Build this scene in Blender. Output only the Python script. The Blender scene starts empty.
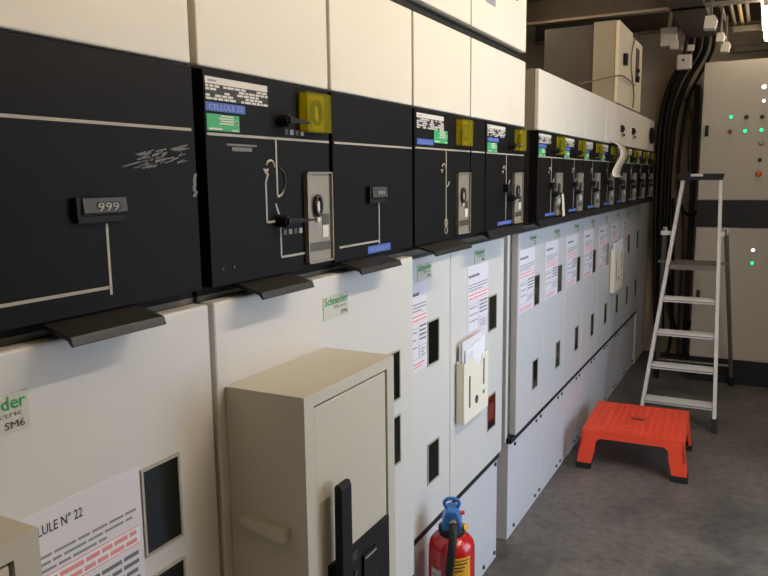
import bpy, bmesh, math, random
from mathutils import Vector, Matrix
random.seed(7)
C = bpy.context.scene.collection

# ------------------------------------------------------------------ materials
def lin(c):
    return tuple(((v/255)/12.92 if v/255 <= .04045 else (((v/255)+.055)/1.055)**2.4) for v in c) + (1,)

def mat(name, rgb, rough=.5, metal=0, noise=0, scale=8, bump=0, emit=0, spec=.5, coat=0):
    m = bpy.data.materials.new(name); m.use_nodes = True
    n, l = m.node_tree.nodes, m.node_tree.links
    b = n['Principled BSDF']
    b.inputs['Base Color'].default_value = lin(rgb)
    b.inputs['Roughness'].default_value = rough
    b.inputs['Metallic'].default_value = metal
    b.inputs['Specular IOR Level'].default_value = spec
    b.inputs['Coat Weight'].default_value = coat
    if emit:
        b.inputs['Emission Color'].default_value = lin(rgb)
        b.inputs['Emission Strength'].default_value = emit
    if noise or bump:
        tc = n.new('ShaderNodeTexCoord'); t = n.new('ShaderNodeTexNoise')
        t.inputs['Scale'].default_value = scale; t.inputs['Detail'].default_value = 5
        l.new(tc.outputs['Object'], t.inputs['Vector'])
        if noise:
            r = n.new('ShaderNodeValToRGB')
            c = lin(rgb)
            r.color_ramp.elements[0].position = .3; r.color_ramp.elements[1].position = .72
            r.color_ramp.elements[0].color = tuple(v*(1-noise) for v in c[:3]) + (1,)
            r.color_ramp.elements[1].color = tuple(min(1, v*(1+noise*.6)) for v in c[:3]) + (1,)
            l.new(t.outputs['Fac'], r.inputs['Fac']); l.new(r.outputs['Color'], b.inputs['Base Color'])
        if bump:
            bp = n.new('ShaderNodeBump'); bp.inputs['Strength'].default_value = bump; bp.inputs['Distance'].default_value = .01
            l.new(t.outputs['Fac'], bp.inputs['Height']); l.new(bp.outputs['Normal'], b.inputs['Normal'])
    return m

def clear_mat(name, rgb, op, rough=.15):
    m = bpy.data.materials.new(name); m.use_nodes = True
    n, l = m.node_tree.nodes, m.node_tree.links
    b = n['Principled BSDF']; b.inputs['Base Color'].default_value = lin(rgb); b.inputs['Roughness'].default_value = rough
    t = n.new('ShaderNodeBsdfTransparent'); t.inputs['Color'].default_value = lin(tuple(min(255, v+60) for v in rgb))
    x = n.new('ShaderNodeMixShader'); x.inputs[0].default_value = op
    l.new(t.outputs[0], x.inputs[1]); l.new(b.outputs[0], x.inputs[2])
    l.new(x.outputs[0], n['Material Output'].inputs['Surface'])
    return m

M = {}
def dm(k, *a, **kw): M[k] = mat(k, *a, **kw)
dm('cream_paint', (226, 217, 198), .42, noise=.03, scale=3)
dm('door_paint', (212, 211, 206), .45, noise=.03, scale=3)  # same finish as the compartments; cool daylight tint put into the colour
dm('far_door_paint', (202, 203, 203), .45, noise=.03, scale=3)
dm('plinth_paint', (206, 208, 211), .45, noise=.03, scale=3)
dm('box_paint', (198, 194, 179), .5, noise=.03, scale=4)
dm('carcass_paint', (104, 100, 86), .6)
dm('gap_shade', (20, 18, 15), .9)  # near black that stands in for shade in the gaps
dm('black_panel', (14, 13, 13), .55, noise=.06, scale=5, spec=.12)
dm('counter_grey', (52, 50, 46), .5)
dm('black_matt', (14, 14, 14), .65, spec=.3)
dm('visor_black', (24, 22, 20), .5, noise=.15, scale=30)
dm('mimic_grey', (170, 163, 148), .6)
dm('scuff_grey', (120, 118, 115), .7)
dm('alu_plate', (142, 136, 122), .42, metal=.15, noise=.06, scale=12)
dm('alu_plate_dark', (84, 78, 66), .45, metal=.3)
dm('label_white', (214, 208, 196), .55)
dm('label_black', (28, 27, 26), .55)
dm('label_blue', (62, 92, 170), .5)
dm('label_blue_text', (140, 160, 215), .5)
dm('label_green', (46, 160, 92), .5)
dm('badge_plate', (200, 200, 186), .5)
dm('badge_green', (18, 150, 72), .5)
dm('badge_grey', (92, 96, 90), .5)
dm('text_black', (42, 42, 44), .6)
dm('text_red', (226, 148, 152), .6)
dm('text_dim', (110, 110, 116), .6)
dm('text_grey', (140, 140, 148), .6)
dm('paper', (222, 220, 226), .7)
dm('paper_white', (236, 238, 242), .7)
dm('window_dark', (18, 19, 17), .12)
dm('window_frame', (168, 165, 152), .5)
dm('window_red', (120, 40, 30), .4)
dm('pocket_cream', (240, 235, 216), .45)
dm('slot_brown', (72, 58, 45), .7)
dm('red_plastic', (242, 78, 48), .42, noise=.05, scale=6)
dm('red_enamel', (190, 22, 28), .22, coat=.4)
dm('blue_plastic', (52, 112, 190), .4)
dm('yellow_label', (236, 176, 40), .55)
dm('rubber', (22, 22, 22), .65)
dm('chrome', (190, 190, 188), .25, metal=1)
dm('alu', (222, 218, 208), .42, metal=.1)
dm('alu_grey', (130, 124, 112), .45, metal=.6)
dm('ctrl_paint', (186, 178, 160), .5, noise=.03, scale=3)
dm('ctrl_black', (20, 19, 18), .55)
dm('tall_paint', (214, 200, 168), .45)
dm('tall_side_shade', (138, 129, 110), .55)  # darker copy of the cream, shade of the side faces put into the colour
dm('dark_grey', (54, 51, 47), .6)
dm('plastic_white', (200, 192, 176), .5)
dm('cable_black', (20, 20, 20), .5)
dm('cable_grey', (96, 92, 86), .55)
dm('galv', (140, 132, 116), .5, metal=.4, noise=.1, scale=20)
dm('steel_beam', (66, 58, 47), .6, noise=.15, scale=12)
dm('deck', (222, 204, 172), .6, noise=.12, scale=6)
dm('wall_paint', (150, 138, 118), .8, noise=.08, scale=5, bump=.1)
dm('wall_light', (200, 196, 186), .8, noise=.04, scale=5)
dm('film', (226, 214, 190), .35)
dm('tape_pink', (236, 216, 202), .5)
dm('screw_grey', (70, 70, 72), .4, metal=.7)
dm('lamp_housing', (220, 215, 200), .5)
dm('tube_glow', (255, 239, 220), .4, emit=106)
dm('tube_far', (255, 238, 218), .4, emit=16)
dm('green_lit', (40, 235, 140), .3, emit=2.2)
dm('white_lit', (235, 238, 255), .3, emit=2.5)
dm('lens_red', (150, 40, 30), .3)
dm('lens_green', (38, 66, 54), .3)
dm('lens_yellow', (190, 165, 110), .3)
dm('knob_orange', (206, 84, 38), .4)
M['yellow_clear'] = clear_mat('yellow_clear', (182, 176, 54), .22, .2)
M['yellow_back'] = mat('yellow_back', (168, 156, 58), .5)

def floor_mat():
    m = bpy.data.materials.new('concrete_floor'); m.use_nodes = True
    n, l = m.node_tree.nodes, m.node_tree.links
    b = n['Principled BSDF']; b.inputs['Roughness'].default_value = .55
    tc = n.new('ShaderNodeTexCoord')
    t = n.new('ShaderNodeTexNoise'); t.inputs['Scale'].default_value = 2.4; t.inputs['Detail'].default_value = 9; t.inputs['Roughness'].default_value = .62
    t.inputs['Distortion'].default_value = .6
    t2 = n.new('ShaderNodeTexNoise'); t2.inputs['Scale'].default_value = 26; t2.inputs['Detail'].default_value = 6
    for q in (t, t2): l.new(tc.outputs['Object'], q.inputs['Vector'])
    r = n.new('ShaderNodeValToRGB')
    r.color_ramp.elements[0].position = .34; r.color_ramp.elements[0].color = lin((84, 80, 76))
    r.color_ramp.elements[1].position = .7; r.color_ramp.elements[1].color = lin((122, 117, 111))
    l.new(t.outputs['Fac'], r.inputs['Fac'])
    r2 = n.new('ShaderNodeValToRGB')
    r2.color_ramp.elements[0].position = .36; r2.color_ramp.elements[0].color = (.72, .72, .72, 1)
    r2.color_ramp.elements[1].position = .6; r2.color_ramp.elements[1].color = (1, 1, 1, 1)
    l.new(t2.outputs['Fac'], r2.inputs['Fac'])
    mx = n.new('ShaderNodeMix'); mx.data_type = 'RGBA'; mx.blend_type = 'MULTIPLY'; mx.inputs[0].default_value = 1
    l.new(r.outputs['Color'], mx.inputs[6]); l.new(r2.outputs['Color'], mx.inputs[7])
    l.new(mx.outputs[2], b.inputs['Base Color'])
    bp = n.new('ShaderNodeBump'); bp.inputs['Strength'].default_value = .15; bp.inputs['Distance'].default_value = .01
    l.new(t2.outputs['Fac'], bp.inputs['Height']); l.new(bp.outputs['Normal'], b.inputs['Normal'])
    return m
M['concrete_floor'] = floor_mat()

def brick_mat():
    m = bpy.data.materials.new('painted_block_wall'); m.use_nodes = True
    n, l = m.node_tree.nodes, m.node_tree.links
    b = n['Principled BSDF']; b.inputs['Roughness'].default_value = .85
    tc = n.new('ShaderNodeTexCoord'); mp = n.new('ShaderNodeMapping'); mp.inputs['Rotation'].default_value = (math.pi/2, 0, 0)
    t = n.new('ShaderNodeTexBrick'); t.inputs['Scale'].default_value = 1
    t.inputs['Brick Width'].default_value = .22; t.inputs['Row Height'].default_value = .075; t.inputs['Mortar Size'].default_value = .004
    t.inputs['Color1'].default_value = lin((192, 180, 160)); t.inputs['Color2'].default_value = lin((189, 177, 157)); t.inputs['Mortar'].default_value = lin((181, 168, 148))
    l.new(tc.outputs['Object'], mp.inputs['Vector']); l.new(mp.outputs['Vector'], t.inputs['Vector'])
    l.new(t.outputs['Color'], b.inputs['Base Color'])
    bp = n.new('ShaderNodeBump'); bp.inputs['Strength'].default_value = .06; bp.inputs['Distance'].default_value = .01; bp.invert = True
    l.new(t.outputs['Fac'], bp.inputs['Height']); l.new(bp.outputs['Normal'], b.inputs['Normal'])
    return m
M['block'] = brick_mat()

# ------------------------------------------------------------------ mesh builder
_text_cache = {}
def text_polys(s, bold=0):
    key = (s, bold)
    if key not in _text_cache:
        cu = bpy.data.curves.new('lettering', 'FONT'); cu.body = s; cu.size = 1; cu.resolution_u = 2; cu.offset = bold
        ob = bpy.data.objects.new('lettering', cu); C.objects.link(ob)
        me = ob.evaluated_get(bpy.context.evaluated_depsgraph_get()).to_mesh()
        v = [tuple(p.co) for p in me.vertices]; f = [tuple(p.vertices) for p in me.polygons]
        ob.evaluated_get(bpy.context.evaluated_depsgraph_get()).to_mesh_clear()
        C.objects.unlink(ob); bpy.data.objects.remove(ob); bpy.data.curves.remove(cu)
        _text_cache[key] = (v, f)
    return _text_cache[key]

class MB:
    def __init__(s): s.v = []; s.f = []; s.m = []; s.sm = []; s.mats = []
    def mi(s, k):
        if k not in s.mats: s.mats.append(k)
        return s.mats.index(k)
    def add(s, v, f, k, smooth=False):
        o = len(s.v); s.v += [tuple(p) for p in v]; i = s.mi(k)
        for q in f: s.f.append([a+o for a in q]); s.m.append(i); s.sm.append(smooth)
        return s
    def box(s, x0, x1, y0, y1, z0, z1, k):
        v = [(x, y, z) for x in (x0, x1) for y in (y0, y1) for z in (z0, z1)]
        return s.add(v, [(0,1,3,2), (4,6,7,5), (0,4,5,1), (2,3,7,6), (0,2,6,4), (1,5,7,3)], k)
    def prism(s, pts, a0, a1, axis, k):
        """polygon pts extruded along an axis: axis x -> pts are (y,z); y -> (x,z); z -> (x,y)"""
        def P(p, a): return (a, p[0], p[1]) if axis == 'x' else ((p[0], a, p[1]) if axis == 'y' else (p[0], p[1], a))
        n = len(pts); v = [P(p, a0) for p in pts] + [P(p, a1) for p in pts]
        f = [tuple(range(n))[::-1], tuple(range(n, 2*n))] + [(i, (i+1) % n, (i+1) % n+n, i+n) for i in range(n)]
        return s.add(v, f, k)
    def tube(s, pts, r, k, n=10, closed=False):
        pts = [Vector(p) for p in pts]; N = len(pts); R = r if isinstance(r, (list, tuple)) else [r]*N
        v = []; up = None
        for i, p in enumerate(pts):
            if closed: t = (pts[(i+1) % N]-pts[i-1])
            else: t = (pts[min(i+1, N-1)]-pts[max(i-1, 0)])
            t.normalize()
            if up is None: up = Vector((0, 0, 1)) if abs(t.z) < .9 else Vector((1, 0, 0))
            a = t.cross(up)
            if a.length < 1e-4: a = t.cross(Vector((1, .3, 0)))
            a.normalize(); b = a.cross(t).normalized(); up = b
            v += [p+(a*math.cos(2*math.pi*j/n)+b*math.sin(2*math.pi*j/n))*R[i] for j in range(n)]
        f = []
        for i in range(N if closed else N-1):
            o, q = i*n, ((i+1) % N)*n
            f += [(o+j, o+(j+1) % n, q+(j+1) % n, q+j) for j in range(n)]
        s.add(v, f, k, True)
        if not closed: s.add(v[:n], [tuple(range(n))[::-1]], k); s.add(v[-n:], [tuple(range(n))], k)
        return s
    def cyl(s, p0, p1, r, k, r1=None, n=16): return s.tube([p0, p1], [r, r if r1 is None else r1], k, n)
    def lathe(s, prof, cx, cy, k, n=28):
        v = [(cx+r*math.cos(2*math.pi*j/n), cy+r*math.sin(2*math.pi*j/n), z) for r, z in prof for j in range(n)]
        f = [(i*n+j, i*n+(j+1) % n, (i+1)*n+(j+1) % n, (i+1)*n+j) for i in range(len(prof)-1) for j in range(n)]
        s.add(v, f, k, True)
        s.add(v[:n], [tuple(range(n))[::-1]], k); s.add(v[-n:], [tuple(range(n))], k)
        return s
    def text(s, body, y, z, h, x, k, w=None, bold=0):
        """lettering standing on a face that looks along +x, reading along +y"""
        v, f = text_polys(body, bold)
        W_ = max(p[0] for p in v); sx = h/.7 if w is None else w/W_
        return s.add([(x, y+p[0]*sx, z+p[1]*h/.7) for p in v], f, k)
    def text_front(s, body, x, z, h, y, k, w):
        v, f = text_polys(body); W_ = max(p[0] for p in v); sx = w/W_
        return s.add([(x+p[0]*sx, y, z+p[1]*h/.7) for p in v], f, k)
    def build(s, name, parent=None, bevel=0, seg=2, kind=None, label=None):
        me = bpy.data.meshes.new(name); base = WLOC.get(parent, Vector((0, 0, 0))) if parent else Vector((0, 0, 0))
        me.from_pydata([Vector(p)-base for p in s.v], [], s.f)
        for k in s.mats: me.materials.append(M[k])
        for p, i, sm in zip(me.polygons, s.m, s.sm): p.material_index = i; p.use_smooth = sm
        bm = bmesh.new(); bm.from_mesh(me)
        if not any('lettering' in k for k in s.mats): bmesh.ops.recalc_face_normals(bm, faces=bm.faces)
        bm.to_mesh(me); bm.free(); me.update()
        o = bpy.data.objects.new(name, me); C.objects.link(o)
        if parent: o.parent = parent
        WLOC[o] = base
        if bevel:
            b = o.modifiers.new('edge', 'BEVEL'); b.width = bevel; b.segments = seg; b.limit_method = 'ANGLE'; b.angle_limit = math.radians(50)
            b.harden_normals = False
        if kind: o['kind'] = kind
        if label: o['label'] = label
        return o
WLOC = {}
def thing(name, loc, label, cat, group=None):
    o = bpy.data.objects.new(name, None); C.objects.link(o); o.location = loc; o.empty_display_size = .1
    o['label'] = label; o['category'] = cat
    if group: o['group'] = group
    WLOC[o] = Vector(loc); return o
def tag(o, label, cat, group=None):
    o['label'] = label; o['category'] = cat
    if group: o['group'] = group
    return o
def struct(name, mb, bevel=0): return mb.build(name, None, bevel, kind='structure')
def arc(cy, cz, r, a0, a1, n, x): return [(x, cy+r*math.cos(math.radians(a0+(a1-a0)*i/n)), cz+r*math.sin(math.radians(a0+(a1-a0)*i/n))) for i in range(n+1)]
def spline(P, n=8):
    P = [Vector(p) for p in P]; out = []
    for i in range(len(P)-1):
        a, b, c, d = P[max(i-1, 0)], P[i], P[i+1], P[min(i+2, len(P)-1)]
        for j in range(n):
            t = j/n
            out.append(.5*((2*b)+(c-a)*t+(2*a-5*b+4*c-d)*t*t+(3*b-a-3*c+d)*t**3))
    out.append(P[-1]); return out

# ------------------------------------------------------------------ setting
XR, YB, YF, ZC = 1.75, 6.15, -1.6, 2.68
struct('floor', MB().box(-1.1, XR+.1, YF-.1, YB+.1, -.1, 0, 'concrete_floor'))
struct('wall_left', MB().box(-1.1, -.95, YF, YB, 0, ZC+.1, 'wall_paint'))
struct('wall_back', MB().box(-.95, XR, YB, YB+.15, 0, ZC+.1, 'block'))
struct('wall_front', MB().box(-.95, XR, YF-.15, YF, 0, ZC+.1, 'wall_light'))
DY0, DY1, DZ = 1.75, 3.35, 2.1        # unseen doorway in the right wall, added to let daylight in
w = MB(); w.box(XR, XR+.15, YF, DY0, 0, ZC+.1, 'wall_light'); w.box(XR, XR+.15, DY1, YB, 0, ZC+.1, 'wall_light'); w.box(XR, XR+.15, DY0, DY1, DZ, ZC+.1, 'wall_light')
struct('wall_right', w)
# corrugated roof deck, ribs running across the room
prof = []; y = YF-.1; top = ZC+.1
while y < YB+.1:
    prof += [(y, ZC+.07), (y+.10, ZC+.07), (y+.13, ZC), (y+.22, ZC), ]
    y += .25
v = []; f = []
for i, (yy, zz) in enumerate(prof): v += [(-1.0, yy, zz), (XR+.1, yy, zz)]
for i in range(len(prof)-1): f.append((2*i, 2*i+1, 2*i+3, 2*i+2))
cm = MB(); cm.add(v, f, 'deck'); cm.box(-1.0, XR+.1, YF-.1, YB+.1, ZC+.1, ZC+.16, 'deck')
struct('ceiling', cm)
def ibeam(y, z0, z1):
    b = MB(); b.box(-.95, XR, y-.03, y+.03, z0, z0+.014, 'galv'); b.box(-.95, XR, y-.006, y+.006, z0+.014, z1-.014, 'steel_beam')  # paler flange and darker web paint in the light line and shadow band
    b.box(-.95, XR, y-.07, y+.07, z1-.014, z1, 'steel_beam'); return b
for i, (yy, z0) in enumerate(((4.55, 2.345), (5.85, 2.46))):
    struct('trim_%d' % (i+1), ibeam(yy, z0, z0+.15))

# ------------------------------------------------------------------ switchgear helpers
XD = -.075                  # door plane of the set-back cubicles
def sheet(name, parent, y0, y1, z0, z1, x, title=None, seed=0, label=None):
    r = random.Random(seed); b = MB(); W_ = y1-y0; H_ = z1-z0
    b.box(x, x+.0012, y0, y1, z0, z1, 'paper'); X = x+.0016
    def line(za, h, ya, yb, k):
        y = ya
        while y < yb-.004:
            wd = r.uniform(.012, .04)*W_/.22
            b.box(x+.0005, X, y, min(y+wd, yb), za, za+h, k); y += wd+.004*W_/.22
    m = .05*W_
    if title: b.text(title, y0+.022, z1-.031, .0125, X, 'text_black', w=.088, bold=.008)
    else: line(z1-.03*H_/.25-.006, .008, y0+m, y0+W_*.55, 'text_dim')
    z = z1-.05*H_/.25-.012
    for i in range(3): line(z-i*.009, .0034, y0+m, y1-m*(1 if i < 2 else 6), 'text_grey')
    z -= .042
    b.box(x+.0003, x+.0014, y0+m*.6, y1-m*.6, z-.006, z+.018, 'paper_white')
    for e in (z-.007, z+.018): b.box(x+.0005, X, y0+m*.6, y1-m*.6, e, e+.0012, 'text_red')
    line(z+.008, .0062, y0+m, y1-m, 'text_red'); line(z-.003, .0062, y0+m, y1-m, 'text_red')
    z -= .018; ym = y0+W_*.52
    for i in range(4): line(z-.004-i*.012, .0055, ym+m, y1-m, 'text_dim')
    zt, zb = z-.004, z0+.035
    for ya, yb, za, zb_ in ((y0+m, ym, zt, zb), (ym+m*.6, y1-m, zt-.052, zb)):
        if za-zb_ < .02: continue
        for e in (za, zb_): b.box(x+.0005, X, ya, yb, e, e+.001, 'text_grey')
        for e in (ya, yb): b.box(x+.0005, X, e, e+.001, zb_, za, 'text_grey')
        for i in range(3): line(za-.012-i*(za-zb_)/4, .004, ya+.012, yb-.012, 'text_grey')
    line(z0+.018, .005, y0+m, y1-m*3, 'text_red'); line(z0+.010, .004, y0+m, y1-m*5, 'text_red')
    return b.build(name, parent, label=label)

def badge(parent, yc, x, zt=1.20, w=.096):
    b = MB(); b.box(x, x+.0012, yc-w/2, yc+w/2, zt-.046, zt, 'badge_plate')
    b.text('Schneider', yc-w*.46, zt-.018, .0155, x+.0018, 'badge_green', w=w*.92, bold=.012)
    b.text('Electric', yc-w*.1, zt-.027, .006, x+.0018, 'badge_grey', w=w*.5)
    b.text('SM6', yc+w*.16, zt-.041, .0085, x+.0018, 'text_black', w=w*.27)
    return b.build('maker_badge', parent)

def door_window(parent, y0, y1, z0, z1, x, red=False):
    b = MB(); t = .004
    b.box(x, x+.003, y0-t, y0, z0-t, z1+t, 'window_frame'); b.box(x, x+.003, y1, y1+t, z0-t, z1+t, 'window_frame')
    b.box(x, x+.003, y0, y1, z0-t, z0, 'window_frame'); b.box(x, x+.003, y0, y1, z1, z1+t, 'window_frame')
    b.box(x-.0005, x+.001, y0, y1, z0, z1, 'window_dark')
    if red: b.box(x+.001, x+.0012, y0+.012, y1-.012, z0+.03, z1-.03, 'window_red')
    return b.build('inspection_window', parent)

def visor(parent, y0, y1, zback=1.268, xback=.0, far=False):
    b = MB()
    b.prism([(xback-.02, zback), (xback-.02, zback-.006), (.040, 1.247), (.046, 1.240), (.049, 1.241), (.045, 1.252)], y0, y1, 'y', 'visor_black')
    if far:
        b = MB(); b.prism([(-.02, zback), (-.02, zback-.008), (.008, 1.246), (.014, 1.241), (.016, 1.243), (.006, zback)], y0, y1, 'y', 'black_matt')
    return b.build('visor_handle', parent, .0012)

def nameplate(parent, y0, y1, z0, z1, seed):
    r = random.Random(seed); b = MB(); W_ = y1-y0; H_ = z1-z0
    b.box(0, .0012, y0, y1, z1-.3*H_, z1, 'label_white'); b.box(0, .001, y0, y1, z0, z1-.3*H_, 'label_black')
    b.box(.001, .0015, y0+.04*W_, y0+.16*W_, z1-.2*H_, z1-.12*H_, 'text_grey')
    for i in range(5):
        z = z1-.34*H_-i*.135*H_; y = y0
        while y < y1-.01*W_:
            wd = r.uniform(.03, .1)*W_
            if r.random() < .68: b.box(.0008, .0015, y, min(y+wd, y1), z-.10*H_, z, 'label_white')
            y += wd+.015*W_
    return b.build('rating_plate', parent)

def tape(parent, y0, y1, z0, z1, text, name='blue_tape_label'):
    b = MB(); b.box(0, .0012, y0, y1, z0, z1, 'label_blue')
    if text: b.text(text, y0+.06*(y1-y0), z0+.2*(z1-z0), .6*(z1-z0), .0018, 'label_blue_text', w=.86*(y1-y0))
    return b.build(name, parent)

def green(parent, y0, y1, z0, z1):
    b = MB(); W_ = y1-y0; H_ = z1-z0; b.box(0, .0012, y0, y1, z0, z1, 'label_green')
    for i in range(4): b.box(.001, .0016, y0+W_*(.42-.06*(i % 2)), y0+W_*.82, z1-H_*(.14+.15*i), z1-H_*(.06+.15*i), 'label_white')
    b.box(.001, .0016, y0+W_*.05, y0+W_*.45, z0+H_*.07, z0+H_*.17, 'label_white'); b.box(.001, .0016, y0+W_*.76, y0+W_*.97, z0+H_*.05, z0+H_*.12, 'label_white')
    b.tube(arc(y0+W_*.91, z0+H_*.55, W_*.05, 0, 360, 10, .0016)[:-1], .0008, 'label_white', 4, True)
    return b.build('green_safety_label', parent)

def yellow_cover(parent, y0, y1, z0=1.513, z1=1.582):
    b = MB(); b.box(.0, .003, y0, y1, z0, z1, 'yellow_back'); yc = y0+(y1-y0)*.5; zc = (z0+z1)/2
    ring = [(.012, yc+.013*math.cos(a), zc+.02*math.sin(a)) for a in [i*math.pi/7 for i in range(14)]]
    b.tube(ring, .0046, 'label_black', 6, True); b.box(.004, .011, yc-.006, yc+.006, zc-.026, zc+.012, 'label_white')
    o = b.build('padlock_recess', parent)
    c = MB(); t = .0025; X = .019
    c.box(X-t, X, y0, y1, z0, z1, 'yellow_clear')
    c.box(.003, X-t, y0, y0+t, z0, z1, 'yellow_clear'); c.box(.003, X-t, y1-t, y1, z0, z1, 'yellow_clear')
    c.box(.003, X-t, y0+t, y1-t, z0, z0+t, 'yellow_clear'); c.box(.003, X-t, y0+t, y1-t, z1-t, z1, 'yellow_clear')
    c.build('yellow_cover', parent, label='translucent yellow plastic cover over the operating slot')

def op_knob(parent, y, z, reach):
    b = MB(); b.cyl((.0, y, z), (.022, y, z), .0115, 'black_matt', .010)
    b.prism([(y-.006, z+.006), (y+reach*.5, z+.003), (y+reach, z+.0005), (y+reach, z-.0025), (y+reach*.5, z-.004), (y-.006, z-.006)], .018, .026, 'x', 'black_matt')
    return b.build('operating_lever', parent, .001)

def symbol_strip(parent, y, z):
    b = MB()
    for i in range(4): b.box(0, .001, y+i*.016, y+i*.016+.010, z, z+.009, 'mimic_grey' if i % 2 else 'alu_plate_dark')
    return b.build('position_symbols', parent)

def cover_plate(parent, y0, y1, z0=1.274, z1=1.442, lin_=True):
    b = MB(); b.box(0, .004, y0, y1, z0, z1, 'alu_plate'); W_ = y1-y0
    yc = y0+W_*.4; zc = z1-.062
    ring = [(.009, yc+.010*math.cos(a), zc+.018*math.sin(a)) for a in [i*math.pi/7 for i in range(14)]]
    b.tube(ring, .0038, 'label_black', 6, True); b.box(.004, .009, yc-.004, yc+.005, zc-.03, zc+.008, 'label_white')
    b.box(.004, .0052, y0+W_*.62, y0+W_*.88, z1-.098, z1-.078, 'alu_plate_dark'); b.box(.004, .0052, y0+W_*.62, y0+W_*.85, z1-.122, z1-.100, 'label_white')
    b.box(.004, .005, y0+W_*.1, y0+W_*.92, z0+.022, z0+.038, 'alu_plate_dark')
    for e in (y0, y1-.003): b.box(.003, .009, e, e+.003, z0, z1, 'alu_plate')
    b.box(.003, .009, y0, y1, z0, z0+.003, 'alu_plate'); b.box(.003, .009, y0, y1, z1-.003, z1, 'alu_plate')
    return b.build('interlock_plate', parent, label='brushed metal interlock plate with raised rim')

def panel(parent, y0, y1, xf=0, lines=(), extra=None):
    """black control panel with its painted mimic lines (pattern stays in this mesh)"""
    b = MB(); b.box(-.03, xf, y0, y1, 1.266, 1.591, 'black_panel')
    for ya, za, yb, zb in lines:
        hw = .002
        d = Vector((yb-ya, zb-za)); L = d.length; d.normalize(); nn = Vector((-d.y, d.x))*hw
        p = [Vector((ya, za))+nn, Vector((yb, zb))+nn, Vector((yb, zb))-nn, Vector((ya, za))-nn]
        b.prism([(q.x, q.y) for q in p], xf-.0005, xf+.0009, 'x', 'mimic_grey')
    if extra: extra(b)
    return b.build('control_panel', parent, 0)

def carcass(parent, y0, y1, xf, top=1.59, m='carcass_paint'):
    b = MB(); b.box(-.9, xf, y0, y1, .42, 1.25, m); b.box(-.9, -.032, y0, y1, 1.25, top, 'gap_shade')
    return b.build('carcass', parent)

def plinth(parent, y0, y1, xf, screws=()):
    b = MB(); b.box(-.9, xf, y0, y1, 0, .400, 'plinth_paint')
    o = b.build('plinth_cover', parent, .002)
    g = MB(); g.box(-.9, (0 if xf > -.01 else XD)-.003, y0, y1, .4005, .4195, 'gap_shade'); g.build('plinth_gap_shade', parent)  # dark strip fills the slot under the door in place of its shade
    for y, z in screws:
        MB().cyl((xf-.002, y, z), (xf+.005, y, z), .0085, 'screw_grey', .007, 10).build('screw', o)

def door(parent, y0, y1, z0, z1, x0, xf, m):
    b = MB(); b.box(x0, xf, y0, y1, z0, z1, m); return b.build('door', parent, .004)

def hook(b, y, z, x=.0):      # painted earth hook of the mimic
    pts = arc(y, z, .012, 160, 0, 8, x+.0005)
    b.tube(pts, .0022, 'mimic_grey', 5)
    b.prism([(y-.020, z-.002), (y-.004, z-.002), (y-.012, z-.012)], x-.0005, x+.001, 'x', 'mimic_grey')

def counter(parent, y0, y1, z0, z1, text):
    b = MB(); b.prism([(0, z0), (.009, z0+.001), (.012, z0+.004), (.010, z1), (0, z1)], y0, y1, 'y', 'counter_grey')
    W_ = y1-y0
    for i in range(3):
        yc = y0+W_*(.38+.2*i); zc = (z0+z1)/2
        b.cyl((.008, yc, zc), (.0118, yc, zc), .0065, 'label_black', n=12)
    b.text(text, y0+W_*.29, (z0+z1)/2-.0052, .0104, .0124, 'mimic_grey', w=W_*.5)
    b.box(0, .0085, y0-.008, y0, z0-.002, z1+.001, 'black_matt'); b.box(0, .0075, y0-.006, y1-.002, z0-.008, z0, 'black_matt')
    return b.build('digit_counter', parent)

# ------------------------------------------------------------------ near section
# cubicle 1
u = thing('switchgear_cubicle', (-.45, .46, 0), 'nearest switchgear cubicle, dim beige door and wide black panel with scuffs, at left photo edge', 'electrical cabinet')
carcass(u, .082, .842, -.031); plinth(u, .082, .842, 0)
d = door(u, .082, .842, .420, 1.242, -.03, 0, 'door_paint')
badge(d, .479, 0, 1.194); door_window(d, .690, .757, .908, 1.03, 0); door_window(d, .690, .757, .75, .868, 0)
sheet('instruction_sheet', d, .478, .684, .80, 1.042, 0, 'CELLULE N° 22', 1)
def sc(b):
    r = random.Random(4)
    for i in range(46):
        t = r.random(); y = .715+.085*t+r.uniform(-.006, .006); z = 1.452+.012*t+r.uniform(-.010, .012)
        L = r.uniform(.006, .022); h = r.uniform(.0008, .0022)
        b.prism([(y, z), (y+L, z+.004), (y+L, z+.004+h), (y, z+h)], -.0004, .0006, 'x', 'scuff_grey')
    b.prism([(.690, 1.447), (.725, 1.455), (.727, 1.457), (.692, 1.449)], -.0004, .0006, 'x', 'scuff_grey')
    for i in range(8):
        y = .819+r.uniform(0, .005); z = 1.405+i*.0042
        b.prism([(y, z), (y+.006, z), (y+.006, z+.005), (y, z+.004)], -.0004, .0006, 'x', 'scuff_grey')
panel(u, .082, .829, 0, [(.09, 1.502, .822, 1.502), (.09, 1.294, .658, 1.294), (.658, 1.284, .658, 1.376)], sc)
counter(u, .616, .684, 1.387, 1.409, '999')
visor(u, .555, .704)
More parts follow.
